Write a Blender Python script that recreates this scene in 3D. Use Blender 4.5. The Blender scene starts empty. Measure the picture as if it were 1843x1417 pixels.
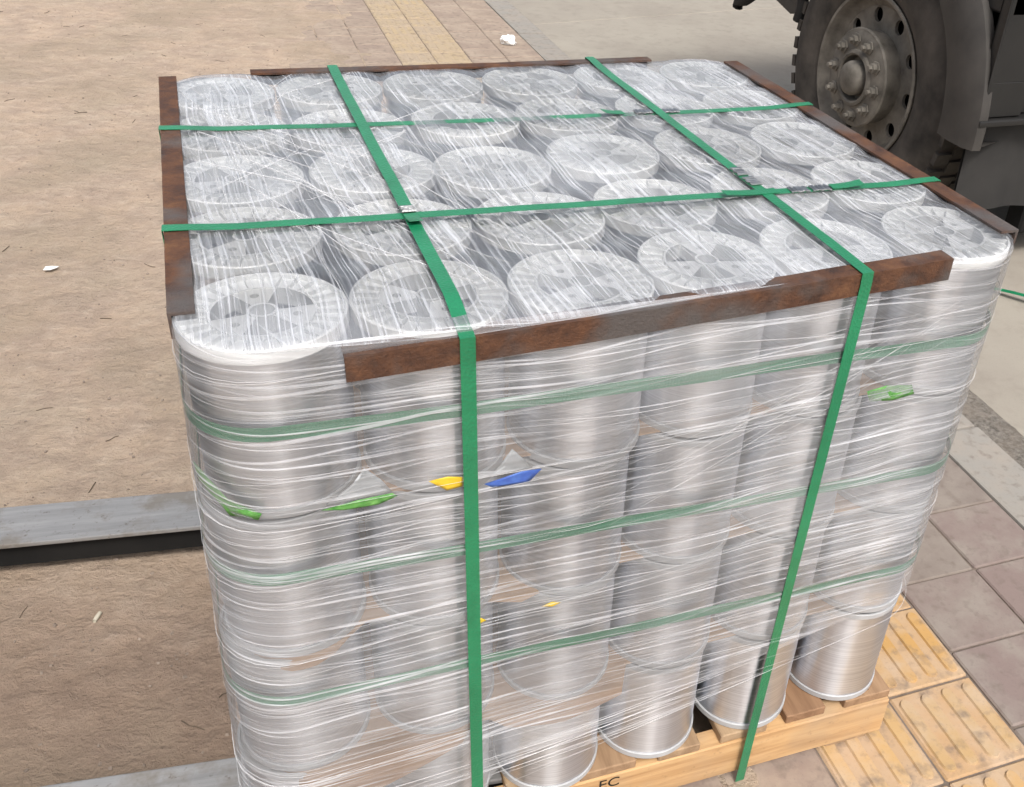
import bpy, bmesh, math, random
from mathutils import Vector, Matrix, noise as mnoise
rnd = random.Random(7)
S = bpy.context.scene
COL = S.collection
PI = math.pi

# ------------------------------------------------------------------ camera
cam_d = bpy.data.cameras.new('camera')
cam = bpy.data.objects.new('camera', cam_d); COL.objects.link(cam)
RX = Vector((0.92311301, -0.37718292, 0.07480258)).normalized()
BK = Vector((-0.35623356, -0.76560838, 0.53566917)).normalized()
UP = BK.cross(RX)
M = Matrix((RX, UP, BK)).transposed().to_4x4()
M.translation = Vector((-0.0264, -1.0934, 1.7193))
cam.matrix_world = M
cam_d.sensor_fit = 'HORIZONTAL'; cam_d.sensor_width = 36
cam_d.lens = 1762.8 / 1843 * 36
cam_d.shift_x = (921.5 - 1131.9) / 1843
cam_d.shift_y = (673.4 - 708.5) / 1843
cam_d.clip_start = 0.02; cam_d.clip_end = 600
S.camera = cam

# ------------------------------------------------------------------ light
SUN_EL, SUN_AZ = math.radians(56), math.radians(185)     # azimuth from +Y towards +X
W = bpy.data.worlds.new('World'); S.world = W; W.use_nodes = True
wn, wl = W.node_tree.nodes, W.node_tree.links
wn.clear()
sky = wn.new('ShaderNodeTexSky'); sky.sky_type = 'NISHITA'; sky.sun_disc = False
sky.sun_elevation = SUN_EL; sky.sun_rotation = SUN_AZ
sky.air_density = 1.0; sky.dust_density = 5.0; sky.ozone_density = 1.0
hs = wn.new('ShaderNodeHueSaturation'); hs.inputs['Saturation'].default_value = 0.50
bg = wn.new('ShaderNodeBackground'); bg.inputs['Strength'].default_value = 0.11
wo = wn.new('ShaderNodeOutputWorld')
wl.new(sky.outputs[0], hs.inputs['Color']); wl.new(hs.outputs[0], bg.inputs['Color']); wl.new(bg.outputs[0], wo.inputs['Surface'])
sun_d = bpy.data.lights.new('sun', 'SUN'); sun_d.energy = 1.45; sun_d.angle = math.radians(14); sun_d.color = (1.0, 0.975, 0.94)
sun = bpy.data.objects.new('sun', sun_d); COL.objects.link(sun)
sd = Vector((math.sin(SUN_AZ) * math.cos(SUN_EL), math.cos(SUN_AZ) * math.cos(SUN_EL), math.sin(SUN_EL)))
sun.rotation_euler = sd.to_track_quat('Z', 'Y').to_euler()
sun.location = sd * 20
S.view_settings.view_transform = 'Standard'; S.view_settings.look = 'None'
S.view_settings.gamma = 1.0; S.view_settings.use_curve_mapping = False
S.view_settings.exposure = 0.88
S.render.engine = 'CYCLES'
S.cycles.transparent_max_bounces = 24; S.cycles.max_bounces = 8
S.cycles.caustics_reflective = False; S.cycles.caustics_refractive = False
S.cycles.sample_clamp_indirect = 6

# ------------------------------------------------------------------ helpers
def tag(o, label=None, cat=None, group=None, kind=None):
    if label: o['label'] = label
    if cat: o['category'] = cat
    if group: o['group'] = group
    if kind: o['kind'] = kind
    return o

def empty(name, loc=(0, 0, 0), rz=0):
    o = bpy.data.objects.new(name, None); COL.objects.link(o)
    o.location = loc; o.rotation_euler = (0, 0, rz); o.empty_display_size = 0.05
    return o

class MB:
    def __init__(s): s.v = []; s.f = []; s.uv = []; s.mi = []
    def quad(s, a, b, c, d, mi=0):
        n = len(s.v); s.v += [tuple(a), tuple(b), tuple(c), tuple(d)]; s.f.append((n, n+1, n+2, n+3)); s.mi.append(mi)
    def box(s, c, h, rot=None, mi=0):
        c = Vector(c); n = len(s.v)
        for sx in (-1, 1):
            for sy in (-1, 1):
                for sz in (-1, 1):
                    p = Vector((sx*h[0], sy*h[1], sz*h[2]))
                    if rot is not None: p = rot @ p
                    s.v.append(tuple(c + p))
        for q in ((0,1,3,2), (4,6,7,5), (0,4,5,1), (2,3,7,6), (0,2,6,4), (1,5,7,3)):
            s.f.append(tuple(n+k for k in q)); s.mi.append(mi)
    def bbox(s, a, b, mi=0):
        s.box([(a[k]+b[k])/2 for k in range(3)], [abs(b[k]-a[k])/2 for k in range(3)], None, mi)
    def lathe(s, prof, n=48, axis='z', c=(0,0,0), mi=0, closed=False, a0=0, a1=2*PI):
        full = abs(a1-a0-2*PI) < 1e-6
        m = n if full else n+1
        b = len(s.v)
        for i in range(m):
            a = a0+(a1-a0)*i/n; ca, sa = math.cos(a), math.sin(a)
            for r, z in prof:
                p = (r*ca, r*sa, z) if axis == 'z' else (z, r*ca, r*sa)
                s.v.append((p[0]+c[0], p[1]+c[1], p[2]+c[2]))
        k = len(prof); kk = k if closed else k-1
        for i in range(n):
            i2 = (i+1) % m
            for j in range(kk):
                j2 = (j+1) % k
                s.f.append((b+i*k+j, b+i2*k+j, b+i2*k+j2, b+i*k+j2)); s.mi.append(mi)
    def tube(s, pts, r, n=5, mi=0):
        b = len(s.v); m = len(pts)
        for i, p in enumerate(pts):
            p = Vector(p)
            t = (Vector(pts[min(i+1, m-1)]) - Vector(pts[max(i-1, 0)])).normalized()
            up = Vector((0, 0, 1)) if abs(t.z) < .9 else Vector((1, 0, 0))
            x = t.cross(up).normalized(); y = x.cross(t)
            rr = r[i] if isinstance(r, (list, tuple)) else r
            for k in range(n):
                a = 2*PI*k/n; s.v.append(tuple(p + x*math.cos(a)*rr + y*math.sin(a)*rr))
        for i in range(m-1):
            for k in range(n):
                k2 = (k+1) % n
                s.f.append((b+i*n+k, b+i*n+k2, b+(i+1)*n+k2, b+(i+1)*n+k)); s.mi.append(mi)
    def ribbon(s, pts, wv, w, t, closed=False, mi=0):
        """flat band of width w along wv (vector or list), thickness t; uv = (length, across)"""
        m = len(pts); b = len(s.v); P = [Vector(p) for p in pts]
        for i in range(m):
            a = P[(i-1) % m] if closed else P[max(i-1, 0)]
            c = P[(i+1) % m] if closed else P[min(i+1, m-1)]
            tg = (c-a).normalized()
            wd = Vector(wv[i] if isinstance(wv, list) else wv)
            nn = tg.cross(wd).normalized()
            wd = nn.cross(tg).normalized()
            for sx, sn in ((-1, -1), (1, -1), (1, 1), (-1, 1)):
                s.v.append(tuple(P[i] + wd*sx*w/2 + nn*sn*t/2))
        for i in range(m if closed else m-1):
            i2 = (i+1) % m
            for k in range(4):
                k2 = (k+1) % 4
                s.f.append((b+i*4+k, b+i*4+k2, b+i2*4+k2, b+i2*4+k)); s.mi.append(mi)
        if not closed:
            s.f.append((b, b+1, b+2, b+3)); s.mi.append(mi)
            e = b+(m-1)*4; s.f.append((e+3, e+2, e+1, e)); s.mi.append(mi)
    def mesh(s, name, mats, smooth=False, recalc=True):
        me = bpy.data.meshes.new(name); me.from_pydata(s.v, [], s.f)
        for m in (mats if isinstance(mats, (list, tuple)) else [mats]): me.materials.append(m)
        if len(set(s.mi)) > 1:
            me.polygons.foreach_set('material_index', s.mi)
        if recalc:
            bm = bmesh.new(); bm.from_mesh(me); bmesh.ops.recalc_face_normals(bm, faces=bm.faces); bm.to_mesh(me); bm.free()
        if smooth:
            me.polygons.foreach_set('use_smooth', [True]*len(me.polygons))
            if smooth is not True: me.set_sharp_from_angle(angle=math.radians(smooth))
        me.update()
        return me
    def build(s, name, mats, parent=None, smooth=False, loc=None, rz=0):
        return obj(name, s.mesh(name, mats, smooth), parent, loc, rz)

def obj(name, me, parent=None, loc=None, rz=0):
    o = bpy.data.objects.new(name, me); COL.objects.link(o)
    if parent is not None: o.parent = parent
    if loc is not None: o.location = loc
    if rz: o.rotation_euler = (0, 0, rz)
    return o

def bevel_mesh(me, w, seg=1, angle=40):
    bm = bmesh.new(); bm.from_mesh(me)
    bmesh.ops.remove_doubles(bm, verts=bm.verts, dist=1e-6)
    es = [e for e in bm.edges if len(e.link_faces) == 2 and e.calc_face_angle(0) > math.radians(angle)]
    bmesh.ops.bevel(bm, geom=es, offset=w, segments=seg, profile=.6, affect='EDGES')
    bm.to_mesh(me); bm.free(); me.update()
    return me

def hole_plate(outer, holes, z0, z1, name, mat):
    """polygon with holes, extruded from z1 down to z0 (top at z1)"""
    bm = bmesh.new(); edges = []
    for loop in [outer] + holes:
        vs = [bm.verts.new((x, y, z1)) for x, y in loop]
        edges += [bm.edges.new((vs[i], vs[(i+1) % len(vs)])) for i in range(len(vs))]
    r = bmesh.ops.triangle_fill(bm, edges=edges, use_beauty=True)
    fs = [g for g in r['geom'] if isinstance(g, bmesh.types.BMFace)]
    ex = bmesh.ops.extrude_face_region(bm, geom=fs)
    for g in ex['geom']:
        if isinstance(g, bmesh.types.BMVert): g.co.z = z0
    bmesh.ops.recalc_face_normals(bm, faces=bm.faces)
    me = bpy.data.meshes.new(name); bm.to_mesh(me); bm.free(); me.materials.append(mat)
    return me

def circle(r, n=24, c=(0, 0)):
    return [(c[0]+r*math.cos(2*PI*i/n), c[1]+r*math.sin(2*PI*i/n)) for i in range(n)]

# ------------------------------------------------------------------ materials
class NT:
    def __init__(s, name):
        s.m = bpy.data.materials.new(name); s.m.use_nodes = True
        s.t = s.m.node_tree; s.t.nodes.clear()
        s.out = s.n('OutputMaterial')
    def n(s, k, **kw):
        x = s.t.nodes.new('ShaderNode'+k)
        for a, b in kw.items(): setattr(x, a, b)
        return x
    def l(s, a, b): s.t.links.new(a, b)
    def set(s, node, **kw):
        for a, b in kw.items():
            i = node.inputs[a.replace('_', ' ')]
            if hasattr(b, 'is_linked') or isinstance(b, bpy.types.NodeSocket): s.l(b, i)
            else: i.default_value = b
        return node
    def coord(s, kind='Object'): return s.n('TexCoord').outputs[kind]
    def mapping(s, v, scale=(1,1,1), rot=(0,0,0), loc=(0,0,0)):
        x = s.n('Mapping'); s.l(v, x.inputs['Vector'])
        x.inputs['Scale'].default_value = scale; x.inputs['Rotation'].default_value = rot; x.inputs['Location'].default_value = loc
        return x.outputs[0]
    def noise(s, v, scale=5, detail=4, rough=.55, dist=0):
        x = s.n('TexNoise'); s.l(v, x.inputs['Vector'])
        x.inputs['Scale'].default_value = scale; x.inputs['Detail'].default_value = detail
        x.inputs['Roughness'].default_value = rough; x.inputs['Distortion'].default_value = dist
        return x.outputs['Fac']
    def ramp(s, f, stops, interp='LINEAR'):
        x = s.n('ValToRGB'); x.color_ramp.interpolation = interp
        e = x.color_ramp.elements
        while len(e) < len(stops): e.new(.5)
        for i, (p, c) in enumerate(stops):
            e[i].position = p
            e[i].color = (c, c, c, 1) if not isinstance(c, (tuple, list)) else (*c, 1)
        s.l(f, x.inputs[0]); return x.outputs[0]
    def math(s, op, a, b=None, clamp=False):
        x = s.n('Math'); x.operation = op; x.use_clamp = clamp
        for i, q in enumerate((a, b)):
            if q is None: continue
            if isinstance(q, bpy.types.NodeSocket): s.l(q, x.inputs[i])
            else: x.inputs[i].default_value = q
        return x.outputs[0]
    def mix(s, f, a, b, blend='MIX'):
        x = s.n('Mix'); x.data_type = 'RGBA'; x.blend_type = blend
        for i, q in ((0, f), (6, a), (7, b)):
            if isinstance(q, bpy.types.NodeSocket): s.l(q, x.inputs[i])
            elif i == 0: x.inputs[0].default_value = q
            else: x.inputs[i].default_value = (*q, 1)
        return x.outputs[2]
    def bump(s, h, strength=.3, dist=.01, normal=None):
        x = s.n('Bump'); s.l(h, x.inputs['Height']); x.inputs['Strength'].default_value = strength; x.inputs['Distance'].default_value = dist
        if normal: s.l(normal, x.inputs['Normal'])
        return x.outputs[0]
    def bsdf(s, base, rough=.6, metal=0, spec=.5, normal=None, **kw):
        x = s.n('BsdfPrincipled')
        for nm, q in (('Base Color', base), ('Roughness', rough), ('Metallic', metal), ('Specular IOR Level', spec)):
            if isinstance(q, bpy.types.NodeSocket): s.l(q, x.inputs[nm])
            else: x.inputs[nm].default_value = (*q, 1) if isinstance(q, (tuple, list)) else q
        if normal: s.l(normal, x.inputs['Normal'])
        for a, b in kw.items():
            x.inputs[a.replace('_', ' ')].default_value = b
        return x
    def done(s, sh): s.l(sh.outputs[0] if hasattr(sh, 'outputs') else sh, s.out.inputs['Surface']); return s.m
    def rand(s): return s.n('ObjectInfo').outputs['Random']
    def shifted(s, v):
        c = s.n('CombineXYZ'); r = s.rand(); k = s.math('MULTIPLY', r, 37.0)
        s.l(k, c.inputs[0]); s.l(k, c.inputs[1]); s.l(k, c.inputs[2])
        a = s.n('VectorMath'); a.operation = 'ADD'; s.l(v, a.inputs[0]); s.l(c.outputs[0], a.inputs[1])
        return a.outputs[0]

MAT = {}
def m_plain(name, a, b, rough=.7, scale=20, spec=.4, metal=0, bump=.15, bscale=120, dist=.002):
    t = NT(name); v = t.shifted(t.coord())
    n1 = t.noise(v, scale, 5); n2 = t.noise(v, bscale, 3)
    MAT[name] = t.done(t.bsdf(t.ramp(n1, [(.3, a), (.7, b)]), rough, metal, spec, t.bump(n2, bump, dist)))
    return MAT[name]

# dusty earth ---------------------------------------------------------------
t = NT('earth'); v = t.coord()
big = t.noise(v, .9, 4); mid = t.noise(v, 6, 6, .6)
str_ = t.noise(t.mapping(t.mapping(v, rot=(0, 0, .35)), scale=(10, 17, 12)), 1, 8, .66, .2)
fine = t.noise(v, 90, 5, .7); clump = t.noise(v, 22, 8, .72, .4)
c = t.mix(t.ramp(big, [(.35, 0.), (.65, 1.)]), (.42, .322, .242), (.465, .355, .262))
c = t.mix(t.ramp(t.noise(v, 2.3, 5, .6), [(.45, 0.), (.65, .5)]), c, (.41, .345, .265))
c = t.mix(t.ramp(mid, [(.40, 0.), (.60, .75)]), c, (.355, .275, .215))
c = t.mix(t.ramp(str_, [(.48, 0.), (.70, .55)]), c, (.52, .42, .33))
c = t.mix(t.ramp(clump, [(.34, .6), (.46, 0.)]), c, (.31, .24, .185))
c = t.mix(t.ramp(clump, [(.56, 0.), (.72, .5)]), c, (.56, .46, .37))
c = t.mix(t.ramp(fine, [(.60, 0.), (.74, .6)]), c, (.25, .19, .145))
vor = t.n('TexVoronoi'); t.l(v, vor.inputs['Vector']); vor.inputs['Scale'].default_value = 42
spk = t.math('LESS_THAN', vor.outputs['Distance'], .1)
spk = t.math('MULTIPLY', spk, t.ramp(t.noise(v, 7, 2), [(.52, 0.), (.6, .7)]))
c = t.mix(spk, c, (.15, .115, .09))
dv = t.n('VectorMath'); dv.operation = 'DISTANCE'; t.l(v, dv.inputs[0]); dv.inputs[1].default_value = (-.55, .0, 0)   # shade left of the stack painted in, over browner compacted earth
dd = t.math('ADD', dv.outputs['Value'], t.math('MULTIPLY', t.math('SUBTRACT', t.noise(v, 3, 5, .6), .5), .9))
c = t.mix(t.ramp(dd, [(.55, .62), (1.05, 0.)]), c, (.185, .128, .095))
c = t.mix(t.ramp(t.noise(v, 1.1, 4, .6, .5), [(.48, 0.), (.62, .5)]), c, (.29, .235, .17))
h = t.math('ADD', t.math('MULTIPLY', str_, .8), t.math('MULTIPLY', fine, .25)); h = t.math('ADD', h, t.math('MULTIPLY', mid, .9)); h = t.math('ADD', h, t.math('MULTIPLY', clump, .7))
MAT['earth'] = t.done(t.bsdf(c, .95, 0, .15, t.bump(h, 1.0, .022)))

# paving tiles --------------------------------------------------------------
def m_tile(name, cols, dust=.45, dustc=(.36, .29, .225)):
    t = NT(name); v = t.coord(); vs = t.shifted(v); r = t.rand()
    base = t.ramp(r, [(i/max(1, len(cols)-1), c) for i, c in enumerate(cols)])
    n1 = t.noise(vs, 9, 6, .62); n2 = t.noise(vs, 160, 4, .7); n3 = t.noise(vs, 30, 4)
    c = t.mix(t.ramp(n1, [(.42, 0.), (.66, dust)]), base, dustc)
    c = t.mix(t.ramp(n3, [(.53, 0.), (.72, .6)]), c, (.15, .118, .098))
    c = t.mix(t.ramp(n2, [(.58, 0.), (.8, .5)]), c, (.12, .10, .09))
    h = t.math('ADD', t.math('MULTIPLY', n2, .4), n3)
    MAT[name] = t.done(t.bsdf(c, .9, 0, .25, t.bump(h, .35, .004)))
m_tile('paver', [(.225, .175, .145), (.255, .195, .16), (.235, .175, .15), (.27, .21, .17)], .7)
m_tile('paver_grey', [(.205, .17, .148), (.215, .162, .145), (.215, .178, .152), (.19, .158, .138)], .75, (.27, .235, .20))
m_tile('paver_dusty', [(.275, .215, .17), (.295, .23, .18), (.265, .205, .165)], .85)
m_tile('tactile_dusty', [(.36, .285, .195), (.38, .295, .195), (.35, .28, .20)], .5)
m_tile('tactile_bar_dusty', [(.40, .305, .185), (.38, .295, .19), (.37, .29, .20)], .5)
m_tile('tactile', [(.42, .285, .165), (.45, .295, .16), (.40, .285, .18), (.44, .275, .14)], .5, (.47, .37, .28))
m_tile('tactile_bar', [(.47, .285, .105), (.45, .26, .095), (.48, .31, .14), (.42, .28, .14)], .75, (.46, .35, .25))
m_tile('kerbstone', [(.25, .235, .21), (.28, .26, .23), (.26, .245, .22)], .3)
m_plain('mortar', (.13, .105, .085), (.21, .17, .14), .95, 30, .1)

t = NT('concrete'); v = t.coord()
n1 = t.noise(v, 1.3, 5, .6); n2 = t.noise(v, 14, 5, .6); n3 = t.noise(v, 220, 4, .7)
c = t.mix(t.ramp(n1, [(.35, 0.), (.65, 1.)]), (.275, .245, .205), (.325, .295, .245))
c = t.mix(t.ramp(n2, [(.50, 0.), (.72, .5)]), c, (.225, .195, .165))
c = t.mix(t.ramp(n3, [(.56, 0.), (.75, .5)]), c, (.16, .14, .12))
MAT['concrete'] = t.done(t.bsdf(c, .9, 0, .25, t.bump(n3, .35, .003)))
t = NT('gravelly'); v = t.coord()
n2 = t.noise(v, 60, 6, .75); n3 = t.noise(v, 10, 4, .6)
c = t.ramp(n2, [(.35, (.10, .088, .075)), (.52, (.20, .18, .155)), (.7, (.31, .28, .24))])
c = t.mix(t.ramp(n3, [(.45, 0.), (.7, .5)]), c, (.24, .20, .16))
MAT['gravelly'] = t.done(t.bsdf(c, .95, 0, .2, t.bump(n2, .9, .012)))

# aluminium wire, wound in horizontal turns ---------------------------------
t = NT('wire'); v = t.shifted(t.coord())
lines = t.noise(t.mapping(v, scale=(.6, .6, 420)), 1, 2, .6)
lines2 = t.noise(t.mapping(v, scale=(1.2, 1.2, 75)), 1, 3, .6)
c = t.ramp(lines, [(.3, (.62, .64, .68)), (.7, (.88, .905, .95))])
c = t.mix(t.ramp(lines2, [(.45, 0.), (.75, .5)]), c, (.60, .62, .66))
tan = t.n('Tangent'); tan.direction_type = 'RADIAL'; tan.axis = 'Z'
b = t.bsdf(c, .33, 1.0, .5, t.bump(lines, .12, .0008))
b.inputs['Anisotropic'].default_value = .94; b.inputs['Anisotropic Rotation'].default_value = .25
t.l(tan.outputs[0], b.inputs['Tangent'])
MAT['wire'] = t.done(b)

# spool plastic --------------------------------------------------------------
t = NT('spool_plastic'); v = t.shifted(t.coord())
n1 = t.noise(v, 30, 4)
c = t.mix(t.ramp(t.rand(), [(.3, 0.), (1., .6)]), t.ramp(n1, [(.3, (.78, .79, .785)), (.7, (.86, .87, .865))]), (.56, .555, .52))
MAT['spool_plastic'] = t.done(t.bsdf(c, .38, 0, .5, t.bump(t.noise(v, 140, 2), .06, .002)))
m_plain('rim_plastic', (.36, .365, .37), (.46, .465, .47), .4, 14, .5)
m_plain('spool_core', (.26, .265, .275), (.34, .345, .35), .6, 14, .3)

# stretch film ---------------------------------------------------------------
def m_film(name, along_u, haze, streak, bumpk=.5, rough=.16, ior=1.5, ek=.16, pk=.08, tint=(.92, .92, .94), veil=0):
    t = NT(name); uv = t.coord('UV')
    wn_ = t.n('TexNoise'); t.l(uv, wn_.inputs['Vector']); wn_.inputs['Scale'].default_value = 2.6; wn_.inputs['Detail'].default_value = 1.5
    sub = t.n('VectorMath'); sub.operation = 'MULTIPLY_ADD'
    t.l(wn_.outputs['Color'], sub.inputs[0]); sub.inputs[1].default_value = (.05, .05, 0); t.l(uv, sub.inputs[2])
    w = sub.outputs[0]
    def lines(angle, across, along, lo, hi, det=2):
        p = t.mapping(w, rot=(0, 0, angle))
        sc = (along, across, 1) if along_u else (across, along, 1)
        return t.ramp(t.noise(t.mapping(p, scale=sc), 1, det, .55), [(lo, 0.), (hi, 1.)])
    a = lines(.03, 170, 1.6, .56, .66)
    b_ = lines(-.06, 120, 1.3, .59, .68)
    d = lines(.12, 210, 2.0, .61, .70)
    e = lines(.0, 30, .9, .45, .72, 3)
    if not along_u: d = lines(-.45, 130, 2.0, .61, .73); a = lines(-.06, 210, 2.2, .50, .66)
    patch = t.ramp(t.noise(uv, 4.5, 4, .6), [(.35, 0.), (.7, 1.)])
    patch2 = t.ramp(t.noise(uv, 9, 3, .6), [(.35, .35), (.65, 1.)])
    st = t.math('MAXIMUM', a, t.math('MULTIPLY', b_, .8)); st = t.math('MAXIMUM', st, t.math('MULTIPLY', d, .6))
    st = t.math('MULTIPLY', st, patch2)
    op = t.math('ADD', t.math('MULTIPLY', st, streak), haze)
    op = t.math('ADD', op, t.math('MULTIPLY', e, ek)); op = t.math('ADD', op, t.math('MULTIPLY', patch, pk))
    if veil: op = t.math('ADD', op, t.math('MULTIPLY', t.ramp(t.noise(uv, 2.1, 3, .55), [(.42, 0.), (.62, 1.)]), veil))
    lw = t.n('LayerWeight'); lw.inputs['Blend'].default_value = .22
    op = t.math('ADD', op, t.math('MULTIPLY', lw.outputs['Facing'], .06), True)
    h = t.math('ADD', st, t.math('MULTIPLY', e, 1.6)); h = t.math('ADD', h, t.math('MULTIPLY', patch, 1.2))
    nb = t.bump(h, bumpk, .004)
    tr = t.n('BsdfTransparent'); tr.inputs['Color'].default_value = (.995, .995, .995, 1)
    pb = t.bsdf(tint, rough, 0, .6, nb)
    tl = t.n('BsdfTranslucent'); tl.inputs['Color'].default_value = (.8, .8, .81, 1)
    gl = t.n('BsdfGlossy'); gl.inputs['Roughness'].default_value = rough; t.l(nb, gl.inputs['Normal'])
    body = t.n('MixShader'); body.inputs[0].default_value = .08; t.l(pb.outputs[0], body.inputs[1]); t.l(tl.outputs[0], body.inputs[2])
    fr = t.n('Fresnel'); fr.inputs['IOR'].default_value = ior; t.l(nb, fr.inputs['Normal'])
    clear = t.n('MixShader'); t.l(t.math('MULTIPLY', fr.outputs[0], .6 if along_u else 1.0), clear.inputs[0]); t.l(tr.outputs[0], clear.inputs[1]); t.l(gl.outputs[0], clear.inputs[2])
    mx = t.n('MixShader'); t.l(op, mx.inputs[0]); t.l(clear.outputs[0], mx.inputs[1]); t.l(body.outputs[0], mx.inputs[2])
    MAT[name] = t.done(mx)
m_film('film_side', True, .05, .52, .34, .16, 1.5, .09, .07, (.88, .90, .94), .13)
m_film('film_top', False, .03, .46, .30, .13, 1.7, .07, .09, (.85, .87, .91), .12)  # bluish tint paints the sky's reflection into the top film
t = NT('film_rope'); uv = t.coord()
tr = t.n('BsdfTransparent'); pb = t.bsdf((.90, .90, .91), .25, 0, .7)
mx = t.n('MixShader'); mx.inputs[0].default_value = .5; t.l(tr.outputs[0], mx.inputs[1]); t.l(pb.outputs[0], mx.inputs[2])
MAT['film_rope'] = t.done(mx)

# straps, rust, wood, card, misc ----------------------------------------------
t = NT('strap'); v = t.coord()
vr = t.n('TexVoronoi'); t.l(t.mapping(v, scale=(1, 1, 1)), vr.inputs['Vector']); vr.inputs['Scale'].default_value = 260
n1 = t.noise(v, 14, 3)
c = t.ramp(n1, [(.3, (.007, .15, .062)), (.7, (.012, .21, .09))])
MAT['strap'] = t.done(t.bsdf(c, .3, 0, .8, t.bump(vr.outputs['Distance'], .4, .0015)))
t = NT('rust'); v = t.coord(); vs = t.shifted(v)
n1 = t.noise(t.mapping(vs, scale=(1, 1, 1)), 24, 9, .74); n2 = t.noise(vs, 5, 4, .6); n3 = t.noise(vs, 180, 4, .7)
c = t.ramp(n1, [(.28, (.030, .018, .014)), (.45, (.078, .036, .021)), (.60, (.125, .056, .028)), (.78, (.20, .10, .046))])
c = t.mix(t.ramp(n2, [(.47, 0.), (.60, .85)]), c, (.095, .088, .084))
c = t.mix(t.ramp(n3, [(.58, 0.), (.75, .5)]), c, (.05, .03, .022))
MAT['rust'] = t.done(t.bsdf(c, t.ramp(n1, [(.3, .5), (.7, .85)]), .15, .4, t.bump(t.math('ADD', n1, n3), .6, .004)))
t = NT('wood'); v = t.coord(); vs = t.shifted(v)
gr = t.noise(t.mapping(vs, scale=(3, 40, 40)), 1, 6, .65, .6); n2 = t.noise(vs, 4, 3); n3 = t.noise(vs, 60, 4, .7)
c = t.ramp(gr, [(.3, (.38, .215, .095)), (.55, (.56, .35, .17)), (.75, (.62, .42, .23))])
c = t.mix(t.ramp(n2, [(.42, 0.), (.66, .75)]), c, (.35, .275, .195))
c = t.mix(t.ramp(n3, [(.6, 0.), (.75, .4)]), c, (.16, .10, .055))
MAT['wood'] = t.done(t.bsdf(c, .75, 0, .3, t.bump(gr, .35, .003)))
t = NT('wood_y'); v = t.coord(); vs = t.shifted(v)
gr = t.noise(t.mapping(vs, scale=(40, 3, 40)), 1, 6, .65, .6); r = t.rand()
c = t.mix(r, t.ramp(gr, [(.3, (.28, .19, .11)), (.6, (.43, .31, .19)), (.8, (.5, .38, .26))]), t.ramp(gr, [(.3, (.17, .085, .045)), (.7, (.30, .165, .09))]))
MAT['wood_y'] = t.done(t.bsdf(c, .8, 0, .3, t.bump(gr, .35, .003)))
m_plain('card', (.33, .215, .135), (.42, .29, .19), .85, 9, .2, 0, .2, 60)
m_plain('bag_green', (.05, .22, .04), (.16, .38, .10), .45, 90, .5, 0, .6, 130, .004)
m_plain('bag_yellow', (.62, .42, .02), (.72, .50, .04), .5, 40, .5)
m_plain('bag_blue', (.035, .07, .33), (.08, .18, .50), .5, 50, .5)
m_plain('bag_white', (.36, .38, .39), (.46, .48, .49), .5, 40, .4, 0, .3, 60)
t = NT('steel_fork'); v = t.shifted(t.coord())
n1 = t.noise(t.mapping(v, scale=(3, 40, 40)), 1, 6, .7); n2 = t.noise(v, 9, 5, .65); n3 = t.noise(v, 60, 5, .7)
c = t.ramp(n1, [(.3, (.24, .238, .235)), (.7, (.38, .376, .37))])
c = t.mix(t.ramp(n2, [(.5, 0.), (.66, .7)]), c, (.19, .165, .135))
c = t.mix(t.ramp(n3, [(.6, 0.), (.7, .6)]), c, (.10, .07, .05))
MAT['steel_fork'] = t.done(t.bsdf(c, t.ramp(n2, [(.35, .35), (.65, .65)]), .4, .5, t.bump(t.math('ADD', n1, n3), .25, .002)))
m_plain('seal', (.30, .30, .30), (.55, .55, .54), .38, 60, .5, 1, .5, 160)
m_plain('lift_paint', (.30, .16, .02), (.36, .20, .03), .5, 5, .5)
m_plain('rubber', (.032, .029, .026), (.095, .083, .071), .9, 7, .25, 0, .3, 80)
m_plain('rubber_black', (.012, .012, .012), (.02, .019, .018), .7, 9, .3)
m_plain('wheel_dusty', (.085, .077, .064), (.22, .20, .17), .75, 11, .35, .1, .35, 90)
m_plain('truck_paint', (.008, .0077, .0073), (.014, .013, .012), .5, 5, .5)
m_plain('fender_paint', (.030, .0275, .025), (.060, .054, .048), .6, 6, .4)
m_plain('flap', (.025, .024, .023), (.036, .034, .032), .8, 5, .3)
m_plain('underbody', (.008, .008, .008), (.016, .015, .014), .9, 5, .2)
m_plain('paper', (.74, .73, .70), (.84, .83, .80), .8, 40, .2, 0, .4, 70)
m_plain('ink', (.018, .016, .014), (.03, .026, .022), .9, 40, .1)
m_plain('pebble', (.17, .135, .11), (.38, .31, .25), .9, 9, .2)
m_plain('twig', (.07, .054, .04), (.14, .105, .075), .9, 30, .2)
m_plain('tin', (.40, .36, .28), (.56, .52, .42), .7, 40, .3)

# ------------------------------------------------------------------ ground, pavement, road
RZ = math.radians(-1.75)                     # the street runs almost along Y
CR, SR = math.cos(RZ), math.sin(RZ)
def st(x, y): return (CR*x - SR*y, SR*x + CR*y)

def grid(name, x0, x1, y0, y1, nx, ny, zf, mat, rz=0, smooth=True):
    me = bpy.data.meshes.new(name)
    vs = []; fs = []
    for j in range(ny+1):
        for i in range(nx+1):
            x = x0+(x1-x0)*i/nx; y = y0+(y1-y0)*j/ny
            vs.append((x, y, zf(x, y)))
    for j in range(ny):
        for i in range(nx):
            a = j*(nx+1)+i; fs.append((a, a+1, a+nx+2, a+nx+1))
    me.from_pydata(vs, [], fs); me.materials.append(mat)
    if smooth: me.polygons.foreach_set('use_smooth', [True]*len(me.polygons))
    o = obj(name, me); o.rotation_euler = (0, 0, rz)
    return o

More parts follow.
